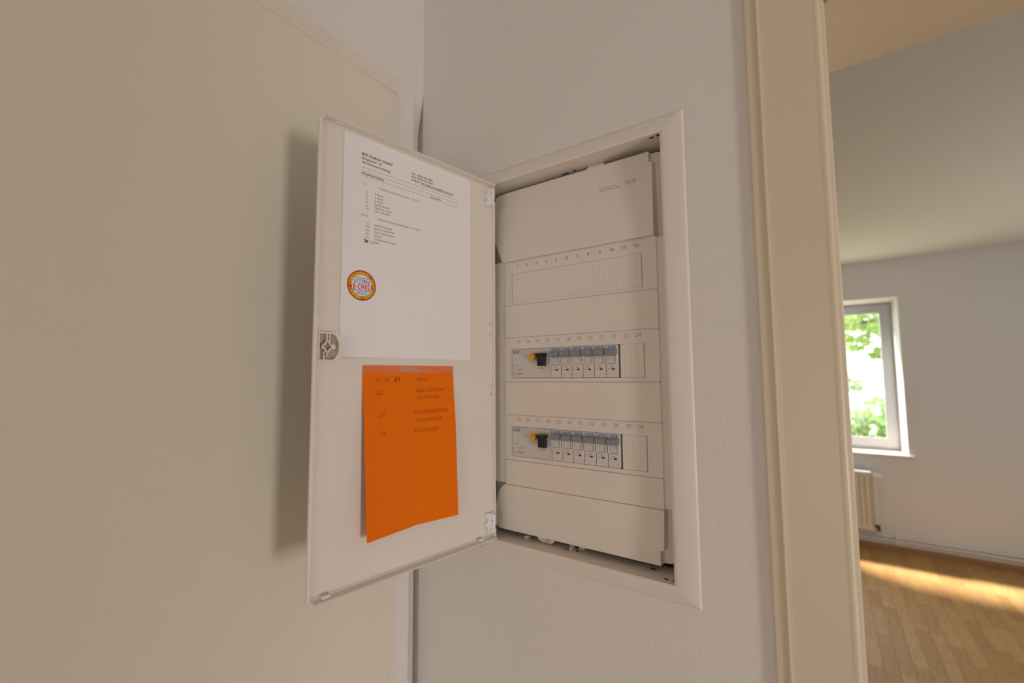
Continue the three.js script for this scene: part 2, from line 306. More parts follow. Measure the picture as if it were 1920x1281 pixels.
// ---------------------------------------------------------------- outside
struct('lawn', bx(-30, -1.4, -45, 30, -1.2, ZR - WT - 0.02), M.lawn);
{
  const leaf = new THREE.PlaneGeometry(1, 1, 2, 2), lp = leaf.attributes.position;
  for (let i = 0; i < lp.count; i++) { const x = lp.getX(i), y = lp.getY(i); lp.setXYZ(i, x * 0.62 * (1 - 1.6 * Math.abs(y)) + x * 0.12, y, -0.25 * x * x - 0.12 * y * y); }
  leaf.computeVertexNormals();
  function foliage(name, parent, blobs, per, size, mat) {
    const inst = new THREE.InstancedMesh(leaf, mat, blobs.length * per), m = new THREE.Matrix4(), q = new THREE.Quaternion(), e = new THREE.Euler(); let n = 0;
    for (const [bx_, by, bz, br] of blobs) for (let i = 0; i < per; i++) {
      const a = rr(0, 6.283), c = rr(-1, 1), s = Math.sqrt(1 - c * c), r = br * Math.cbrt(rr(0.15, 1));
      e.set(rr(-1.2, 1.2), rr(0, 6.28), rr(-1.5, 1.5)); q.setFromEuler(e); const k = size * rr(0.7, 1.3);
      m.compose(new THREE.Vector3(bx_ + r * s * Math.cos(a), by + 0.75 * r * c, bz + r * s * Math.sin(a)), q, new THREE.Vector3(k, k, k)); inst.setMatrixAt(n++, m);
    }
    inst.name = name; inst.userData.kind = 'stuff'; inst.castShadow = inst.receiveShadow = true; parent.add(inst);
  }
  const t = thing('tree', 'light green leafy tree whose branches hang across the upper window pane', 'tree', [3.2, -1.2, -11.5]);
  part('trunk', tube([[0, 0, 0], [0.05, 1.2, 0.05], [-0.05, 2.6, 0.0], [0.05, 4.6, 0]], 0.12, 24, 10), M.bark, t);
  part('branch', tube([[0, 2.9, 0], [-0.7, 3.7, 0.3], [-1.5, 3.9, 0.5], [-2.6, 3.8, 0.6]], 0.035, 24, 8), M.bark, t);
  part('branch', tube([[0, 3.4, 0], [-0.8, 4.3, 0.1], [-1.9, 4.7, 0.3], [-3.0, 4.9, 0.4]], 0.035, 24, 8), M.bark, t);
  const blobs = []; for (let i = 0; i < 46; i++) blobs.push([rr(-3.4, 0.6), rr(3.45, 5.4), rr(-1.0, 1.2), rr(0.16, 0.36)]);
  for (const b of [[-1.85, 3.2, 0.5, 0.16], [-2.2, 3.42, 0.6, 0.22], [-1.9, 3.75, 0.5, 0.26], [-2.25, 3.95, 0.5, 0.26], [-1.95, 4.15, 0.5, 0.24]]) blobs.push(b);
  foliage('foliage', t, blobs, 60, 0.13, M.leafA);
  const s = thing('shrub', 'dense dark green shrub filling the lower window pane', 'shrub', [1.0, -1.2, -9.2]);
  part('stem', tube([[-0.6, 0, 0], [-0.55, 0.8, 0], [-0.7, 1.8, 0.1], [-0.6, 2.2, 0]], 0.03, 16, 8), M.bark, s);
  const sb = []; for (let i = 0; i < 84; i++) { const x = rr(-2.4, 1.1); sb.push([x, rr(0.2, 2.62 - 1.1 * Math.max(0, x + 0.2)), rr(-0.5, 0.6), rr(0.2, 0.36)]); }
  foliage('foliage', s, sb, 80, 0.12, M.leafB);
}
// ---------------------------------------------------------------- radiator and pipes
{
  const x1 = 0.715, x0 = -0.28, y0 = 0.18, y1 = 0.70, zf = ZR + 0.115, zb = ZR + 0.045;
  const t = thing('radiator', 'cream ribbed panel radiator under the window', 'radiator', [x1, y0, zb]);
  const sh = new THREE.Shape(); const n = 25, W = x1 - x0, d = zf - zb;      // ribbed plan outline
  sh.moveTo(-W, 0); sh.lineTo(-W, d - 0.012);
  for (let i = 0; i < n; i++) { const a = -W + 0.012 + (W - 0.024) * i / n, p = (W - 0.024) / n; sh.lineTo(a + p * 0.12, d - 0.012); sh.lineTo(a + p * 0.30, d); sh.lineTo(a + p * 0.70, d); sh.lineTo(a + p * 0.88, d - 0.012); }
  sh.lineTo(0, d - 0.012); sh.lineTo(0, 0);
  const flip = (g) => g;      // shape (x, z) extruded upwards
  const body = new THREE.ExtrudeGeometry(sh, { depth: y1 - y0 - 0.07, bevelEnabled: false }).rotateX(Math.PI / 2).translate(0, y1 - y0 - 0.035, 0);
  part('ribbed_panel', body, M.radiator, t);
  part('panel_rim', merge([bx(-W, 0, 0, 0, 0.038, d - 0.004, 0.006), bx(-W, y1 - y0 - 0.038, 0, 0, y1 - y0 - 0.012, d - 0.004, 0.006)]), M.radiator, t);
  part('top_grille', bx(-W - 0.004, y1 - y0 - 0.014, -0.012, 0.006, y1 - y0 + 0.004, d + 0.004, 0.006), M.white, t);
  part('side_cover', bx(0.0, 0.012, -0.012, 0.006, y1 - y0, d, 0.003), M.radiator, t);
  const th = part('thermostat_head', new THREE.CylinderGeometry(0.029, 0.024, 0.075, 20).rotateZ(Math.PI / 2).translate(0.052, y1 - y0 - 0.040, d * 0.45), M.white, t);
  part('scale_ring', new THREE.TorusGeometry(0.0265, 0.003, 8, 24).rotateY(Math.PI / 2).translate(0.018, y1 - y0 - 0.040, d * 0.45), M.white, th);
  part('supply_pipe', tube([[0.024, y1 - y0 - 0.05, d * 0.45], [0.026, y1 - y0 - 0.12, d * 0.45], [0.026, 0.06, d * 0.45], [0.026, -0.05, d * 0.2], [0.03, -0.053, -0.012]], 0.008, 40, 10), M.white, t);
  part('return_valve', merge([new THREE.CylinderGeometry(0.014, 0.014, 0.045, 12).rotateZ(Math.PI / 2).translate(0.024, 0.035, d * 0.45), new THREE.CylinderGeometry(0.011, 0.013, 0.05, 12).translate(0.036, 0.02, d * 0.45)]), M.brass, t);
  const pg = 'white heating pipes along the baseboard';
  const pipe = (y, lab, xa, elbow) => { const g = thing('heating_pipe', lab, 'pipe', [xa, y, ZR + 0.022], 0, pg); part('pipe', new THREE.CylinderGeometry(0.0085, 0.0085, RX1 - xa, 14).rotateZ(Math.PI / 2).translate((RX1 - xa) / 2, 0, 0), M.white, g); if (elbow) part('elbow', tube([[0.0, 0, 0], [-0.012, 0.004, 0.002], [-0.016, 0.016, 0.010], [-0.016, 0.045, 0.040]], 0.0085, 16, 10, 0.5), M.white, g); else part('end_cap', new THREE.SphereGeometry(0.0085, 12, 8), M.white, g); return g; };
  pipe(0.127, 'upper of two white heating pipes along the room wall', 0.775, true);
  pipe(0.094, 'lower of two white heating pipes just above the baseboard', -0.9, false);
  const b = thing('pipe_bracket', 'small white bracket clasping both heating pipes near the radiator', 'bracket', [0.876, 0.110, ZR]);
  part('clip', bx(-0.011, -0.034, 0.0, 0.011, 0.036, 0.036, 0.004), M.white, b); part('screw', new THREE.CylinderGeometry(0.004, 0.004, 0.004, 10).rotateX(Math.PI / 2).translate(0, 0, 0.037), M.boxGrey, b);
}

// ---------------------------------------------------------------- distribution board
const PIT = 0.0181, RP = 0.12474;
const board = thing('distribution_board', 'open white flush distribution board set into the wall beside the doorway', 'fuse box', [0.1028, Y0 - 0.437, ZW]);
const B = (g) => g.translate(-0.1028, 0.437, -ZW);       // board coordinates (numeral "13" at the origin) -> local
const bp = (name, geo, mat, parent = board) => part(name, B(geo), mat, parent);
{
  const o = BOX, yy = (y) => y - Y0;
  // flange: sloping sheet-metal frame
  const fx0 = -0.0676, fx1 = 0.2719, fy0 = -0.459, fy1 = 0.1641, ix0 = -0.036, ix1 = 0.2415, iy0 = -0.437, iy1 = 0.1415;
  const rows = []; for (let i = 0; i <= 16; i++) { const t = i / 16; rows.push([t, ZW + 0.0004 + 0.0018 * THREE.MathUtils.smoothstep(t, 0, 0.06) + 0.0032 * Math.sin(Math.PI * 0.5 * Math.min(1, t * 1.15)) - 0.0012 * THREE.MathUtils.smoothstep(t, 0.90, 1)]); }
  const sides = [];
  for (let k = 0; k < 4; k++) {
    const pos = [], idx = [], corner = (q, t) => { const X = q === 1 || q === 2, Y = q >= 2; return [THREE.MathUtils.lerp(X ? fx1 : fx0, X ? ix1 : ix0, t), THREE.MathUtils.lerp(Y ? fy1 : fy0, Y ? iy1 : iy0, t)]; };
    for (const [t, z] of rows) pos.push(...corner(k, t), z, ...corner((k + 1) % 4, t), z);
    for (let r = 0; r < rows.length - 1; r++) { const q = 2 * r; idx.push(q, q + 1, q + 3, q, q + 3, q + 2); }
    const g = new THREE.BufferGeometry(); g.setAttribute('position', new THREE.Float32BufferAttribute(pos, 3)); g.setIndex(idx); g.computeVertexNormals(); sides.push(uvMetres(g));
  }
  sides.push(uvMetres(merge([bx(ix0 - 0.0008, iy0 - 0.0008, 0.0140, ix0, iy1 + 0.0008, 0.0190), bx(ix1, iy0 - 0.0008, 0.0140, ix1 + 0.0008, iy1 + 0.0008, 0.0190), bx(ix0, iy0 - 0.0008, 0.0140, ix1, iy0, 0.0190), bx(ix0, iy1, 0.0140, ix1, iy1 + 0.0008, 0.0190)])));
  const fg = merge(sides);
  const back = ext(polyShape(rect(fx0 + 0.002, fy0 + 0.002, fx1 - 0.002, fy1 - 0.002), [rect(ix0 - 0.003, iy0 - 0.003, ix1 + 0.003, iy1 + 0.003)]), ZW + 0.0001, ZW + 0.0018);
  bp('flange_frame', merge([fg, uvMetres(back)]), M.steel);
  // returned edge of the opening
  const t = 0.0012, zj = -0.030;
  bp('inner_return', merge([bx(ix1, iy0 - t, zj, ix1 + t, iy1 + t, 0.0139), bx(-0.0636, iy0 - t, zj, ix1, iy0, 0.0139), bx(-0.0636, iy1, zj, ix1, iy1 + t, 0.0139)]), M.steel);
  // box in the wall
  bp('wall_box', merge([bx(-0.0662, iy0 - 0.005, -0.10, -0.0640, iy1 + 0.005, 0.0135), bx(ix1 + 0.002, iy0 - 0.005, -0.10, ix1 + 0.005, iy1 + 0.005, -0.02), bx(-0.0640, iy0 - 0.005, -0.10, ix1 + 0.002, iy0 - 0.002, -0.02), bx(-0.0640, iy1 + 0.002, -0.10, ix1 + 0.002, iy1 + 0.005, -0.02), bx(-0.0662, iy0 - 0.005, -0.104, ix1 + 0.005, iy1 + 0.005, -0.10)]), M.boxGrey);
  // slots in the return
  for (const [x, y, z, w, d] of [[0.2280, iy0, 0.008, 0.006, 0.0022], [0.2385, iy0, 0.008, 0.0036, 0.0030], [0.2060, iy0, -0.012, 0.008, 0.003], [0.0790, iy0, -0.008, 0.006, 0.002], [0.096, iy0, -0.009, 0.004, 0.002]]) bp('slot', bx(x - w / 2, y - 0.0006, z - d / 2, x + w / 2, y + 0.0004, z + d / 2), M.dark);
  for (const [x, y, z, w, d] of [[0.2285, iy1, 0.011, 0.006, 0.003], [0.2375, iy1, 0.012, 0.004, 0.004], [0.0820, iy1, -0.016, 0.012, 0.003], [0.0995, iy1, -0.015, 0.005, 0.003]]) bp('slot', bx(x - w / 2, y - 0.0004, z - d / 2, x + w / 2, y + 0.0006, z + d / 2), M.dark);
  // ---- cover
  const zr = -0.018;
  const coverShape = roundRect(-0.0590, -0.4285, 0.2365, 0.1350, 0.012);
  bp('cover_plate', ext(coverShape, zr - 0.012, zr, 0.0015, 2), M.plastic);
  const baseHoles = [0, 1, 2].map((r) => rect(-0.0116 - 0.0011, -r * RP - 0.0589, 12 * PIT - 0.0116 + 0.0011, -r * RP - 0.0118));
  bp('cover_base', ext(polyShape(rect(-0.0260, -0.3620, 0.2250, 0.0160), baseHoles), zr - 0.0005, -0.0013), M.plastic);
  bp('cover_edge', bx(-0.0492, -0.3525, zr - 0.001, -0.0264, 0.0120, -0.0006, 0.0014, 2), M.plastic);
  bp('cover_edge', bx(0.2255, -0.3540, zr - 0.001, 0.2398, 0.0085, -0.0025, 0.0014, 2), M.plastic);
  // lids over the wiring spaces: sloping sides down to the plate, front outline set in
  const lid = (low, up) => {            // low: [x, y] at the plate; up: [x, y, z] in front
    const n = low.length, pos = [], q = (p) => pos.push(...p);
    for (const poly of [up.filter((p) => p[0] >= -0.0286), up.filter((p) => p[0] <= -0.0284)]) for (const [i, j, k] of THREE.ShapeUtils.triangulateShape(poly.map((p) => new THREE.Vector2(p[0], p[1])), [])) { q(poly[i]); q(poly[j]); q(poly[k]); }
    for (let i = 0; i < n; i++) { const j = (i + 1) % n, a = [...low[i], zr - 0.001], c = [...low[j], zr - 0.001]; q(a); q(c); q(up[j]); q(a); q(up[j]); q(up[i]); }
    const g = new THREE.BufferGeometry(); g.setAttribute('position', new THREE.Float32BufferAttribute(pos, 3)); g.computeVertexNormals(); return uvMetres(g);
  };
  const zu = (y) => THREE.MathUtils.lerp(0.0045, -0.0080, (y - 0.0095) / 0.123);
  const outU = [[-0.0285, 0.0095], [0.2250, 0.0095], [0.2222, 0.1175], [0.2178, 0.1180], [0.2175, 0.1335], [-0.0285, 0.1335], [-0.0460, 0.1335], [-0.0515, 0.1305], [-0.0550, 0.1255], [-0.0560, 0.1180], [-0.0560, 0.0850], [-0.0535, 0.0700], [-0.0440, 0.0420]];
  const lowU = [[-0.0290, 0.0092], [0.2254, 0.0092], [0.2242, 0.1180], [0.2186, 0.1186], [0.2184, 0.1342], [-0.0286, 0.1342], [-0.0465, 0.1342], [-0.0528, 0.1314], [-0.0568, 0.1260], [-0.0580, 0.1180], [-0.0580, 0.0850], [-0.0556, 0.0690], [-0.0450, 0.0410]];
  const upper = bp('upper_flap', lid(lowU, outU.map(([x, y]) => [x, y, zu(y) - (x < -0.03 ? 0.0015 * (-0.03 - x) / 0.026 : 0)])), M.plastic);
  const zl = (y) => THREE.MathUtils.lerp(0.0010, -0.0030, (-0.3547 - y) / 0.072);
  const outL = [[0.2262, -0.3547], [-0.0285, -0.3547], [-0.0335, -0.3590], [-0.0400, -0.3660], [-0.0455, -0.3800], [-0.0520, -0.4050], [-0.0535, -0.4150], [-0.0500, -0.4230], [-0.0430, -0.4270], [-0.0285, -0.4270], [0.2185, -0.4270], [0.2190, -0.4075], [0.2238, -0.4068]];
  const lowL = [[0.2266, -0.3543], [-0.0288, -0.3543], [-0.0345, -0.3580], [-0.0415, -0.3655], [-0.0475, -0.3800], [-0.0540, -0.4050], [-0.0555, -0.4155], [-0.0515, -0.4242], [-0.0435, -0.4280], [-0.0287, -0.4280], [0.2192, -0.4280], [0.2198, -0.4082], [0.2246, -0.4076]];
  const lower = bp('lower_flap', lid(lowL, outL.map(([x, y]) => [x, y, zl(y) - (x < -0.03 ? 0.0015 * (-0.03 - x) / 0.024 : 0)])), M.plastic);
  // panels and numbered bands between the flaps
  const lines = [0.0085, -0.0636, -0.1177, -0.1891, -0.2427, -0.3144, -0.3547], gap = 0.0006;
  for (const [a, b] of [[1, 2], [3, 4], [5, 6]]) bp('cover_panel', bx(-0.0262, lines[b] + gap, -0.006, 0.2266, lines[a] - gap, 0.0008, 0.0007, 2), M.plastic);
  const numTex = (row) => canvasTex(1024, 290, (c, w, h) => {
    c.fillStyle = '#e9e2d7'; c.fillRect(0, 0, w, h);
    const sx = w / 0.2528, x0 = -0.0262; c.fillStyle = '#928980'; c.textAlign = 'center'; c.textBaseline = 'middle'; c.font = (row === 0 ? 'bold 27px' : '31px') + ' sans-serif';
    for (let i = 0; i < 12; i++) c.fillText(String(row * 12 + i + 1), (i * PIT - x0) * sx, 0.5 * 0 + (lines[row * 2] + RP * row) * sx);
  });
  for (let r = 0; r < 3; r++) {
    const y1 = lines[r * 2] - gap, y0 = lines[r * 2 + 1] + gap, c0 = -0.0116 - 0.0008, c1 = 12 * PIT - 0.0116 + 0.0010, dy = -r * RP, h1 = dy - 0.0118, h0 = dy - 0.0589;
    const hole = rect(c0, h0, c1, h1);
    const g = ext(polyShape(rect(-0.0262, y0, 0.2266, y1), [hole]), -0.006, 0, 0), p = g.attributes.position, uv = g.attributes.uv;
    for (let i = 0; i < p.count; i++) uv.setXY(i, (p.getX(i) + 0.0262) / 0.2528, 1 - (lines[r * 2] - p.getY(i)) / (0.2528 * 290 / 1024));
    bp('numbered_band', g, std({ color: L(1, 1, 1), roughness: 0.5, map: numTex(r) }));
    const first = r === 0 ? 0 : 20, w = PIT / 2;
    for (let k = first; k < 24; k++) { const x = -0.0116 + k * w + (r && k >= 20 ? 0.0026 : 0) * (k === 20 ? 1 : 0); bp(k > first ? 'filler_strip_' + String(k).padStart(3, '0') : 'filler_strip', bx(x, h0 + (r ? 0.0003 : 0.0002), -0.006, -0.0116 + (k + 1) * w, h1 - 0.0002, -0.0003, 0.00022, 1), M.plastic); }
    bp('mounting_rail', bx(c0, h0, -0.017, c1, h1, -0.014), M.dark);
  }
  // moulded tabs, latch screws
  const tab = (x0, x1, y0, y1, r) => ext(roundRect(x0, y0, x1, y1, r), zr - 0.004, zr + 0.004, 0.001, 2);
  const t1 = bp('latch_tab', tab(0.1195, 0.1500, 0.128, 0.1410, 0.006), M.plastic);
  const t2 = bp('latch_tab', ext(polyShape([[0.0260, -0.426], [0.0290, -0.4330], [0.0350, -0.4362], [0.0520, -0.4362], [0.0555, -0.4330], [0.0560, -0.426]]), zr - 0.004, zr + 0.010, 0.001, 2), M.plastic);
  const cross = (x, y, z, s, rot) => merge([bx(-s, -s * 0.28, 0, s, s * 0.28, 0.0007), bx(-s * 0.28, -s, 0, s * 0.28, s, 0.0007)]).rotateZ(rot).translate(x, y, z);
  part('screw_slot', B(cross(0.1270, 0.1355, zr + 0.0038, 0.0024, 0.6)), M.boxGrey, t1);
  part('screw_slot', B(cross(0.0465, -0.4300, zr + 0.0098, 0.0030, 0.5)), M.boxGrey, t2);
  const lb = bp('latch_block', merge([bx(0.0800, -0.4365, zr - 0.006, 0.1035, -0.426, zr + 0.003, 0.0012), bx(0.0830, -0.4370, zr - 0.002, 0.0880, -0.4330, zr + 0.012, 0.001)]), M.plastic);
  part('latch_screw', B(new THREE.CylinderGeometry(0.0037, 0.0037, 0.003, 16).rotateX(Math.PI / 2).translate(0.0922, -0.4318, zr + 0.0030)), M.dark, lb);
  bp('wire_clip', bx(0.0010, -0.4370, zr - 0.002, 0.0095, -0.4330, zr + 0.008, 0.001), M.clipWhite);
  // rating print on the upper flap
  const pt = canvasTex(512, 128, (c, w, h) => {
    c.fillStyle = '#e9e2d7'; c.fillRect(0, 0, w, h); c.fillStyle = '#8d8379'; c.strokeStyle = '#8d8379'; c.font = 'bold 25px sans-serif'; c.textBaseline = 'middle';
    c.fillText('KLV-36UPS-F  IP30', 8, 52); c.fillText('400V AC 50/60Hz  I≤63A', 8, 84);
    c.lineWidth = 4; c.strokeRect(352, 34, 50, 50); c.strokeRect(366, 48, 22, 22); c.beginPath(); c.arc(454, 58, 26, 0, 7); c.stroke(); c.beginPath(); c.arc(446, 62, 12, 0, 7); c.arc(462, 52, 9, 0, 7); c.stroke();
  });
  const pr = new THREE.PlaneGeometry(0.0600, 0.0150); pr.rotateX(-Math.atan2(0.0125, 0.123)).translate(0.1738, 0.0945, zu(0.0945) + 0.00025);
  part('rating_print', B(pr), std({ roughness: 0.5, map: pt }), upper);
}
// ---------------------------------------------------------------- devices in the board
{
  const H = 0.046, ZD = 0.0012;
  const rccbTex = canvasTex(1024, 652, (c, w, h) => {
    c.fillStyle = '#d6d3ce'; c.fillRect(0, 0, w, h); const s = w / 0.0724;
    c.fillStyle = '#aebccb'; c.fillRect(10, 16, 210, 88);
    c.fillStyle = '#1d3f7c'; c.font = 'bold 66px sans-serif'; c.textBaseline = 'middle'; c.fillText('E·T·N', 26, 60);
    c.fillStyle = '#333'; c.font = '30px sans-serif'; c.fillText('230/400V~', 16, 372); c.font = '34px sans-serif'; c.fillText('IΔn=0,03 A', 150, 452);
    c.fillRect(176, 470, 40, 4); c.beginPath(); c.strokeStyle = '#333'; c.lineWidth = 4; c.arc(196, 492, 18, 0, 7); c.stroke();
    c.font = '28px sans-serif'; c.fillText('In=', 14, 526); c.fillText('10kA', 14, 566); c.font = 'bold 40px sans-serif'; c.fillText('PFIM-40/4', 110, 562);
    c.fillStyle = '#5d4a66'; c.font = '26px sans-serif'; c.textAlign = 'center'; c.fillText('Test', 560, 262);
    c.fillStyle = '#9c2317'; c.font = 'bold 30px sans-serif'; c.fillText('I-ON  0-OFF', 770, 448);
  });
  const mcbTex = canvasTex(256, 652, (c, w, h) => {
    c.fillStyle = '#dcd9d4'; c.fillRect(0, 0, w, h);
    c.fillStyle = '#b4c6d8'; c.fillRect(20, 4, 216, 70); c.fillStyle = '#1b4f93'; c.font = 'bold 70px sans-serif'; c.textBaseline = 'middle'; c.textAlign = 'center'; c.fillText('E·T·N', 128, 40);
    c.fillStyle = '#4a4642'; c.textAlign = 'left'; c.font = '24px sans-serif'; c.fillText('PLS6', 50, 398); c.fillText('~', 36, 440); c.font = 'bold 34px sans-serif'; c.fillText('B16', 96, 438);
    c.font = '22px sans-serif'; c.fillText('6000', 30, 474); c.fillText('3', 42, 500);
    c.fillStyle = '#bdb8b1'; c.fillRect(0, 588, w, 5); c.fillStyle = '#8f8a83'; for (let k = 0; k < 3; k++) c.fillRect(6, 430 + k * 30, 5, 14);
  });
  const faceGeo = (w) => { const g = new THREE.PlaneGeometry(w, H - 0.0006); return g; };
  const matR = std({ roughness: 0.5, map: rccbTex }), matM = std({ roughness: 0.5, map: mcbTex });
  // residual current device, origin at lower corner of its front
  function makeResidual(pos, label) {
    const t = thing('residual_current_breaker', label, 'breaker', pos, 0, 'residual current breakers of the board');
    const w = 4 * PIT - 0.0003;
    const body = part('housing', bx(0, 0, -0.016, w, H, 0, 0.0008), M.device, t);
    part('front_print', faceGeo(w - 0.0012).translate(w / 2, H / 2, 0.00015), matR, body);
    const btn = part('test_button', merge([new THREE.CylinderGeometry(0.0056, 0.0059, 0.0060, 24).rotateX(Math.PI / 2).translate(0.0418, 0.0332, 0.0030), new THREE.SphereGeometry(0.0056, 20, 8, 0, 6.2832, 0, Math.PI / 2).scale(1, 0.22, 1).rotateX(Math.PI / 2).translate(0.0418, 0.0332, 0.0060)]), M.yellow, t);
    const P = [[0, 0.0130], [0.0078, 0.0155], [0.0092, 0.0190], [0.0108, 0.0255], [0.0125, 0.0330], [0.0120, 0.0352], [0, 0.0352]];
    const lever = ext(polyShape([[-0.0072, 0.0175], [0.0072, 0.0175], [0.0074, 0.0300], [0.0092, 0.0345], [0.0092, 0.0372], [-0.0092, 0.0372], [-0.0092, 0.0345], [-0.0074, 0.0300]]), 0, 0.0075, 0.0008, 2).translate(0.0555, 0, 0);
    const lp = lever.attributes.position; for (let i = 0; i < lp.count; i++) { const y = lp.getY(i), z = lp.getZ(i); if (z > 0.002) lp.setZ(i, z + 0.0045 * THREE.MathUtils.smoothstep(y, 0.027, 0.036)); } lever.computeVertexNormals();
    part('toggle', lever.scale(0.86, 1, 1).translate(0.0555 * 0.14 + 0.0028, 0.0008, 0), M.black, t);
    part('toggle_grip', merge([0.0205, 0.0235, 0.0265].map((y) => bx(0.0530, y + 0.0008, 0.0072, 0.0635, y + 0.0020, 0.0082, 0.0004, 1))), M.black, t);
    return t;
  }
  function makeBreaker() {
    const g = new THREE.Group(), w = PIT - 0.0003;
    const body = part('housing', merge([bx(0.0002, 0, -0.016, w - 0.0002, H, 0, 0.0008), bx(0.0006, 0.0195, -0.001, 0.0022, 0.0345, 0.0030, 0.0006), bx(w - 0.0022, 0.0195, -0.001, w - 0.0006, 0.0345, 0.0030, 0.0006)]), M.deviceLight, g);
    part('front_print', faceGeo(w - 0.0010).translate(w / 2, H / 2, 0.00015), matM, body);
    // grey rocker across the top of its window
    const prof = polyShape([[0, 0.0312], [0.0042, 0.0312], [0.0072, 0.0324], [0.0084, 0.0350], [0.0080, 0.0384], [0.0062, 0.0400], [0, 0.0406]]);
    const lev = ext(prof, 0, w - 0.0012, 0.0006, 2); { const p = lev.attributes.position; for (let i = 0; i < p.count; i++) { const z = p.getX(i), y = p.getY(i), x = p.getZ(i); p.setXYZ(i, 0.0006 + x, y, z); } for (let i = 0; i < p.count; i += 3) { const a = [p.getX(i), p.getY(i), p.getZ(i)]; p.setXYZ(i, p.getX(i + 1), p.getY(i + 1), p.getZ(i + 1)); p.setXYZ(i + 1, ...a); } lev.computeVertexNormals(); }
    part('toggle', lev, M.toggle, g);
    const win = [bx(0.0028, 0.0205, -0.001, w - 0.0028, 0.0310, 0.0012, 0.0004, 1)]; for (let k = 0; k < 4; k++) win.push(bx(0.0042 + k * 0.0027, 0.0220, 0.0008, 0.0052 + k * 0.0027, 0.0300, 0.0019, 0.0003, 1));
    part('toggle_window', merge(win), M.deviceLight, g);
    part('window_lip', bx(0.0036, 0.0188, -0.001, w - 0.0030, 0.0197, 0.0016, 0.0003, 1), M.device, g);
    part('status_window', bx(0.0082, 0.0108, -0.001, 0.0128, 0.0132, 0.0005, 0.0002, 1), M.red, g);
    return g;
  }
  const proto = makeBreaker(), ord = ['first', 'second', 'third', 'fourth', 'fifth', 'sixth'];
  for (let r = 1; r < 3; r++) {
    const yb = Y0 - r * RP - 0.0583, rowName = r === 1 ? 'upper' : 'lower';
    makeResidual([-0.0116, yb, ZD], `wide grey breaker with yellow test button and black toggle in the ${rowName} device row`);
    for (let i = 0; i < 6; i++) {
      const b = proto.clone(); b.name = numbered('circuit_breaker');
      b.userData = { label: i === 5 ? `sixth slim grey-toggle circuit breaker of the ${rowName} row, beside its blank filler strips` : `${ord[i]} slim grey-toggle circuit breaker from the black toggle in the ${rowName} row`, category: 'breaker', group: 'slim circuit breakers of the board' };
      b.position.set(-0.0116 + (4 + i) * PIT + 0.00015, yb, ZD); scene.add(b);
    }
    part('gap_shade', B(bx(-0.0116 + 10 * PIT, -r * RP - 0.0583, -0.016, -0.0116 + 10 * PIT + 0.0026, -r * RP - 0.0123, -0.012)), M.dark, board);  // near-black piece standing in for shade in the gap beside the last breaker
  }
}
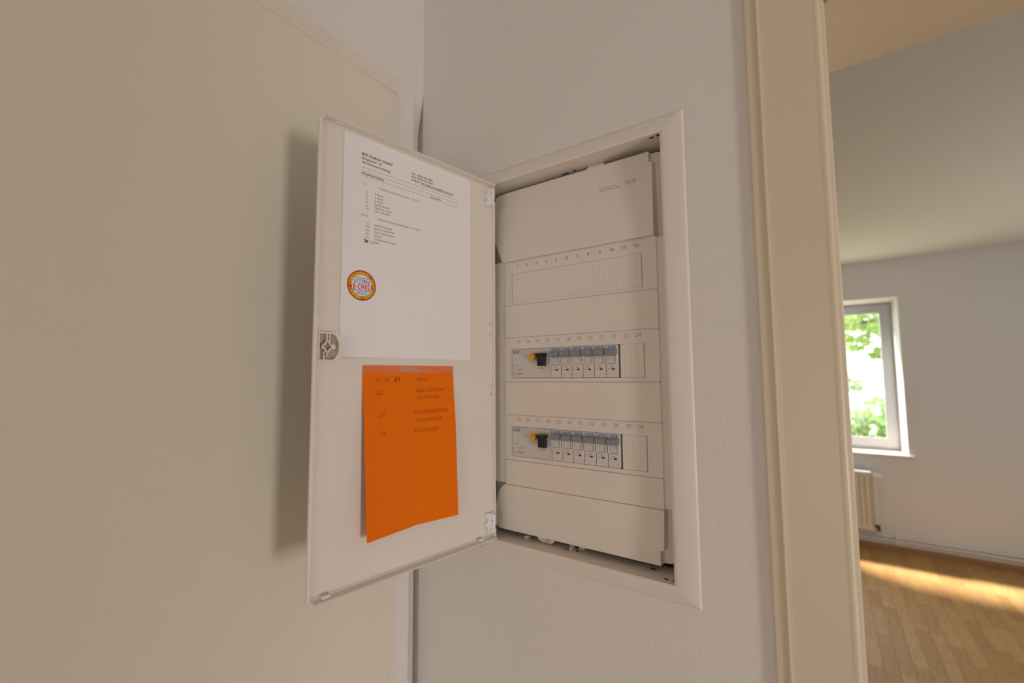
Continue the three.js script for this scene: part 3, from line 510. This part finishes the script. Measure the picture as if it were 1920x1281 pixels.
// ---------------------------------------------------------------- opened door of the board, in its own frame: x towards the hinge (0), y, z towards the camera side
const TH = 99 * Math.PI / 180, HX = -0.036, HZ = 0.02;
const door = new THREE.Group(); door.name = 'door'; door.userData.label = 'opened sheet metal door of the board';
door.position.set(HX - 0.1028, 0.437, HZ - ZW); door.rotation.y = Math.PI - TH; board.add(door);
{
  const x0 = -0.2895, y0 = -0.4315, y1 = 0.1350, lip = 0.0115, t = 0.0013;
  part('door_sheet', bx(x0, y0, -t, 0, y1, 0, 0.0005, 1), M.steel, door);
  const lipTop = ext(polyShape([[0, 0], [lip, 0.0016], [lip + 0.001, 0.0008], [lip, -0.0004], [0.003, -0.002], [0, -0.005]]), 0, -x0 - 0.010);
  const lipG = (g, y, flipY, xa) => { const p = g.attributes.position; for (let i = 0; i < p.count; i++) { const n = p.getX(i), y_ = p.getY(i), x = p.getZ(i); p.setXYZ(i, xa + x, y + flipY * y_, n - 0.0004); } if (flipY > 0) for (let i = 0; i < p.count; i += 3) { const a = [p.getX(i), p.getY(i), p.getZ(i)]; p.setXYZ(i, p.getX(i + 1), p.getY(i + 1), p.getZ(i + 1)); p.setXYZ(i + 1, ...a); } g.computeVertexNormals(); return g; };
  part('top_lip', lipG(lipTop.clone(), y1, 1, x0 + 0.006), M.steel, door);
  part('bottom_lip', lipG(lipTop.clone(), y0, -1, x0 + 0.006), M.steel, door);
  part('edge_lip', bx(x0 - 0.0006, y0, -t, x0 + 0.0042, y1, 0.0034, 0.0012, 2), M.steel, door);
  part('hinge_lip', bx(-0.0024, y0 + 0.002, -t, 0.0002, y1 - 0.002, 0.0026, 0.0008, 2), M.steel, door);
  for (const [x, y, s] of [[-0.2655, 0.1345, 1], [-0.2700, -0.4285, -1], [-0.0330, -0.4285, -1]]) part('lip_clip', bx(x - 0.005, y - 0.0015, 0.003, x + 0.005, y + 0.0018, 0.0085, 0.0008, 2), M.clipWhite, door);
  // plastic hinges
  for (const [yc, s] of [[0.1155, 1], [-0.4090, -1]]) {
    const h = merge([bx(-0.0165, yc - 0.015, 0, -0.0024, yc + 0.015, 0.0055, 0.0012), bx(-0.0200, yc - 0.0125 * s - 0.0035, 0, -0.0120, yc - 0.0125 * s + 0.0035, 0.0042, 0.001), bx(-0.0200, yc + 0.001 * s - 0.0035, 0, -0.0120, yc + 0.001 * s + 0.0035, 0.0042, 0.001), new THREE.CylinderGeometry(0.0035, 0.0035, 0.027, 14).translate(-0.0060, yc, 0.0055), bx(-0.0150, yc + 0.0108 * s - 0.0018, 0.004, -0.003, yc + 0.0108 * s + 0.0018, 0.0085, 0.0006)].map((g) => g));
    part('hinge', h, M.clipWhite, door);
    part('hinge_slot', merge([bx(-0.0105, yc + 0.0032, 0.0048, -0.0066, yc + 0.0050, 0.0058), bx(-0.0048, yc - 0.007, 0.0070, -0.0030, yc - 0.004, 0.0093)]), M.dark, door);
  }
  // snap catch at the free edge
  const cx = -0.2760, cy = -0.1440;
  const dPts = (xe, xc, rx, ry) => { const a = [[xe, cy - ry]]; for (let i = 0; i <= 24; i++) { const t = -Math.PI / 2 + Math.PI * i / 24; a.push([xc + rx * Math.cos(t), cy + ry * Math.sin(t)]); } a.push([xe, cy + ry]); return a; };
  const D = polyShape(dPts(-0.2862, -0.2680, 0.0125, 0.0172)), Dr = polyShape(dPts(-0.2862, -0.2680, 0.0125, 0.0172), [dPts(-0.2850, -0.2705, 0.0085, 0.0152)]);
  part('catch_base', ext(D, 0, 0.0012, 0.0004, 1, 24), M.catchBase, door);
  part('catch_ring', ext(Dr, 0.001, 0.0085), M.plastic, door);
  const ring = []; for (let i = 0; i <= 48; i++) { const a = i / 48 * 2 * Math.PI, r = 0.0054 + 0.0011 * Math.cos(4 * a); ring.push(new THREE.Vector3(cx + r * 0.92 * Math.cos(a), cy + r * Math.sin(a), 0.0085)); }
  part('catch_knob', merge([new THREE.TubeGeometry(new THREE.CatmullRomCurve3(ring, true), 96, 0.0010, 8, true), (() => { const k = ring.map((v) => new THREE.Vector2(v.x, v.y)); const o = new THREE.Shape(k); o.holes.push(new THREE.Path(k.map((v) => new THREE.Vector2(cx + (v.x - cx) * 0.8, cy + (v.y - cy) * 0.8)))); return ext(o, 0.001, 0.0085); })()]), M.plastic, door);
  part('catch_rib', merge([bx(cx - 0.0008, cy + 0.0060, 0.001, cx + 0.0008, cy + 0.0150, 0.0078, 0.0005), bx(cx + 0.0022, cy + 0.0055, 0.001, cx + 0.0036, cy + 0.0150, 0.0078, 0.0005), bx(cx - 0.0040, cy - 0.0150, 0.001, cx - 0.0026, cy - 0.0055, 0.0078, 0.0005), bx(cx + 0.0060, cy - 0.0018, 0.001, cx + 0.0125, cy + 0.0018, 0.0036, 0.0005), bx(-0.2868, cy + 0.0060, 0.001, -0.2830, cy + 0.0150, 0.0040, 0.0005), bx(cx + 0.0004, cy - 0.0120, 0.001, cx + 0.0030, cy - 0.0070, 0.0040, 0.0008)]), M.plastic, door);
  for (const y of [-0.096, -0.112, -0.196, -0.209]) part('moulded_mark', new THREE.TorusGeometry(0.0020, 0.0006, 8, 18).translate(-0.0062, y, 0.0002), M.boxGrey, door);
  for (const y of [-0.342, -0.346]) part('edge_dimple', new THREE.SphereGeometry(0.0010, 10, 8).scale(1, 1, 0.5).translate(x0 + 0.0005, y, 0.0034), M.steel, door);
}
// papers on the door (own frame = door frame)
const onDoor = (x, y, z) => { const v = new THREE.Vector3(x, y, z).applyAxisAngle(new THREE.Vector3(0, 1, 0), Math.PI - TH); return [HX + v.x, Y0 + v.y, HZ + v.z]; };
{
  const ax = -0.1540, ay = -0.1550, W = 0.2085, Hh = 0.2890;          // lower middle of the sheet
  const tex = canvasTex(1464, 2029, (c, w, h) => {
    c.fillStyle = '#f3f1f2'; c.fillRect(0, 0, w, h); const k = w / W, X = (x) => (x / 1000 - ax) * k + w / 2, Y = (y) => h - (y / 1000 - ay) * k;
    const T = (s, x, y, size, bold, x1) => { c.font = (bold ? 'bold ' : '') + Math.round(size * k / 1000) + 'px sans-serif'; const fit = x1 === undefined ? undefined : (X(x1) - X(x)); c.save(); c.translate(X(x), Y(y)); if (fit) { const m = c.measureText(s).width; c.scale(fit / m, 1); } c.fillText(s, 0, 0); c.restore(); };
    c.textBaseline = 'middle'; c.fillStyle = '#2a2623';
    T('BTF Elektro GmbH', -234.3, 108.8, 5.2, true, -189.5); T('Bergiusstr. 16', -234.3, 103.4, 4.1, true, -206); T('38116 Braunschweig', -234.3, 98.0, 4.1, true, -193.0);
    T('Tel.: 0531/501584', -159.4, 107.7, 3.8, true, -122.7); T('Fax: 0531/501544', -159.4, 103.1, 3.8, true, -122.9); T('E-Mail: ', -159.4, 98.4, 3.8, true, -143.5); T('BTF.Elektro.GmbH@t-online.de', -143.0, 98.0, 3.8, true, -84.7);
    c.fillRect(X(-143), Y(95.9), X(-84.7) - X(-143), 3);
    c.fillStyle = '#6b6562'; for (const y of [91.6, 86.6, 80.4]) c.fillRect(X(-234.8), Y(y), X(-74.5) - X(-234.8), 2);
    c.fillStyle = '#2a2623'; T('Hauptverteilung', -234.5, 83.6, 4.4, true, -202.5); T('EG rechts', -126.2, 82.9, 3.9, true, -106.9);
    c.fillStyle = '#4a4542';
    T('1-4', -232, 69.9, 3.8, false); T('Fehlerstromschutzschalter 1  F5-F10', -208.5, 70.0, 4.0, false, -145.5);
    [['5.', 'E-Herd'], ['6.', 'E-Herd'], ['7.', 'E-Herd'], ['8.', 'Kühlschrank'], ['9.', 'Wohnen, Kind'], ['10.', 'Flur, Schlafen']].forEach(([n, s], i) => { T(n, -227.4, 60.3 - i * 4.55, 3.8, false); T(s, -215.2, 60.3 - i * 4.55, 4.0, false); });
    T('13-16', -234, 28.2, 3.8, false); T('Fehlerstromschutzschalter 2  F17-F22', -209.3, 28.0, 4.0, false, -144.3);
    [['17.', 'Geschirrspüler'], ['18.', 'Waschmaschine'], ['19.', 'Heizungstherme'], ['20.', 'Küche'], ['21.', 'Steckdosen Küche'], ['22.', 'Bad']].forEach(([n, s], i) => { T(n, -227.0, 18.8 - i * 4.7, 3.8, false); T(s, -215.0, 18.8 - i * 4.7, 4.0, false); });
    c.strokeStyle = '#17120f'; c.lineWidth = 7; c.beginPath(); c.moveTo(X(-228.5), Y(-3.4)); c.lineTo(X(-223.6), Y(-7.2)); c.moveTo(X(-228.6), Y(-7.4)); c.lineTo(X(-223.6), Y(-3.6)); c.moveTo(X(-229.5), Y(-3.2)); c.lineTo(X(-226.2), Y(-4.2)); c.stroke();
    c.fillStyle = '#3a3532'; c.font = 'italic ' + Math.round(4.2 * k / 1000) + 'px serif'; c.fillText('24', X(-221.3), Y(-5.6));
  });
  const t = thing('paper_sheet', 'white printed circuit list on the inside of the opened metal door', 'paper', onDoor(ax, ay, 0.0003), Math.PI - TH);
  part('printed_page', sheet((u, v) => [(u - 0.5) * W, v * Hh, 0.0004 + 0.0022 * Math.pow(Math.max(0, 1 - v * 6), 2) * Math.max(0, 0.6 - u)], 20, 40, 0.0002), std({ roughness: 0.85, map: tex }), t);
  // check sticker
  const st = canvasTex(512, 512, (c) => {
    const P = 256; c.fillStyle = '#a01c12'; c.fillRect(0, 0, 512, 512); c.fillStyle = '#f2b000'; c.beginPath(); c.arc(P, P, 236, 0, 7); c.fill(); c.fillStyle = '#eceaf2'; c.beginPath(); c.arc(P, P, 182, 0, 7); c.fill();
    c.strokeStyle = '#8a7a3a'; c.lineWidth = 3; c.beginPath(); c.arc(P, P, 184, 0, 7); c.stroke();
    c.fillStyle = '#5c4a10'; for (let i = 0; i < 22; i++) { const a = i / 22 * Math.PI * 2 - Math.PI / 2; c.save(); c.translate(P + 209 * Math.cos(a), P + 209 * Math.sin(a)); c.rotate(a + Math.PI / 2); c.fillRect(-5, -9, 10, 18); c.restore(); }
    c.strokeStyle = '#201a10'; c.lineWidth = 8; for (const a of [-0.75, 1.5]) { c.beginPath(); c.arc(P + 209 * Math.cos(a), P + 209 * Math.sin(a), 26, 0, 7); c.stroke(); }
    c.textAlign = 'center'; c.textBaseline = 'middle'; c.fillStyle = '#222a3a'; c.font = 'bold 29px sans-serif'; c.fillText('Geprüft zum VDE', P, 132); c.fillRect(170, 158, 172, 5);
    c.fillStyle = '#15131a'; c.font = 'italic bold 64px serif'; c.fillText('11.7.2014', P - 8, 192);
    c.fillStyle = '#d2161c'; c.font = 'bold 104px sans-serif'; c.save(); c.translate(P + 30, 274); const m = c.measureText('E-CHECK').width; c.scale(376 / m, 1.22); c.fillText('E-CHECK', 0, 0); c.restore();
    c.strokeStyle = '#c8371b'; c.lineWidth = 20; c.beginPath(); c.moveTo(58, 210); c.lineTo(34, 292); c.lineTo(76, 276); c.lineTo(56, 344); c.stroke();
    c.fillStyle = '#2a3550'; c.font = 'bold 33px sans-serif'; c.fillText('BTF Elektro GmbH', P + 6, 342); c.font = 'bold 26px sans-serif'; c.fillText('Bergiusstr. 16', P, 374); c.fillText('Braunschweig', P, 400);
    c.fillStyle = '#1f5a35'; c.beginPath(); c.arc(104, 336, 12, 0, 7); c.fill();
  });
  const R = 0.0194, s2 = thing('sticker', 'round red and yellow inspection sticker on the white printed list', 'sticker', onDoor(-0.2310, -0.0640, 0.0010), Math.PI - TH);
  part('printed_disc', new THREE.CylinderGeometry(R, R, 0.00025, 48).rotateY(Math.PI / 2).rotateX(Math.PI / 2), [M.white, std({ roughness: 0.4, map: st }), M.white], s2);
  s2.children[0].material[1].map.center.set(0.5, 0.5); 
  // handwritten orange note, creased and standing off the door
  const nx0 = -0.2275, nx1 = -0.0835, ny1 = -0.1650, NH = 0.2130;
  const note = canvasTex(1024, 1514, (c, w, h) => {
    c.fillStyle = '#f4770c'; c.fillRect(0, 0, w, h); const k = w / 0.144, X = (x) => (x / 1000 - nx0) * k, Y = (y) => (ny1 - y / 1000) * k;
    c.strokeStyle = '#9a4206'; c.fillStyle = '#9a4206'; c.textBaseline = 'alphabetic';
    const T = (s, x, y, size, x1, bold) => { c.save(); c.translate(X(x), Y(y)); c.transform(1, -0.02, -0.18, 1, 0, 0); c.font = 'italic ' + (bold ? 'bold ' : '') + Math.round(size * k / 1000) + 'px serif'; if (x1) { const m = c.measureText(s).width; c.scale((X(x1) - X(x)) / m, 1); } c.fillText(s, 0, 0); c.restore(); };
    T('17, 18,', -211.5, -186.5, 8.2, -189); c.fillStyle = '#5a1a04'; T('1', -184.5, -186.6, 9.2, undefined, true); c.fillStyle = '#8a3a06'; T('9', -179.5, -186.2, 8.6, undefined, true); c.fillStyle = '#9a4206';
    T('Herd', -148, -186.5, 8.0, -131); T('22', -210.5, -203.0, 8.4); T('Bad, 2 Zimmer,', -149.5, -201.5, 7.6, -100); T('Wandlampe', -148, -211.2, 7.2, -110.5);
    T('23', -208.5, -231.5, 8.4); T('Dunstabzugshaube', -154, -231.0, 8.0, -97.5); T('Unterlampe', -150.5, -242.3, 7.6, -108); T('24', -206.8, -255.0, 8.2); T('Schlafzimmer', -154.8, -256.0, 7.8, -113);
  });
  const off = (u, v) => { // v: 0 bottom .. 1 top; distance from the door
    const d = 1 - v, fold = Math.abs(u - 0.545), low = Math.max(0, d - 0.50);
    let z = 0.0009 + 0.0085 * THREE.MathUtils.smoothstep(d, 0.03, 0.52) * (0.35 + 1.2 * fold) + 0.006 * low * (1 + 1.5 * (u < 0.545 ? fold : -fold * 0.6));
    z += 0.0105 * low * fold * 1.6; return z;
  };
  const nt = thing('handwritten_note', 'bright orange creased note with handwriting hanging on the metal door', 'note', onDoor((nx0 + nx1) / 2, ny1 - NH, 0.0006), Math.PI - TH);
  part('note_paper', sheet((u, v) => [(u - 0.5) * 0.144, v * NH, off(u, v) - 0.0006], 40, 60, 0.00015), new THREE.MeshPhysicalMaterial({ roughness: 0.85, map: note, specularIntensity: 0.3, side: THREE.DoubleSide }), nt);
  const ta = canvasTex(512, 64, (c, w, h) => {
    c.fillStyle = 'rgb(20,20,20)'; c.fillRect(0, 0, w, h); c.fillStyle = 'rgb(70,70,70)'; c.beginPath(); c.moveTo(186, 56); c.lineTo(194, 6); c.lineTo(208, 6); c.lineTo(222, 34); c.lineTo(238, 6); c.lineTo(282, 6); c.lineTo(314, 56); c.closePath(); c.fill();
    c.strokeStyle = 'rgb(100,100,100)'; c.lineWidth = 4; c.beginPath(); c.ellipse(494, 30, 10, 18, 0.4, 0, 7); c.stroke();
  });
  ta.colorSpace = THREE.NoColorSpace;
  const tp = thing('adhesive_tape', 'clear adhesive tape strip across the top of the orange note', 'tape', onDoor((nx0 + nx1) / 2, ny1 - 0.0097, 0.0006), Math.PI - TH);
  part('tape_film', sheet((u, v) => [(u - 0.5) * 0.1440, v * 0.0094, off(u, 1 - (0.0097 - v * 0.0094) / NH) - 0.0006 + 0.0004], 20, 4, 0.00008), std({ color: L(0.74, 0.60, 0.54), roughness: 0.3, transparent: true, alphaMap: ta }), tp);
}
shade(scene);
renderer.render(scene, camera);
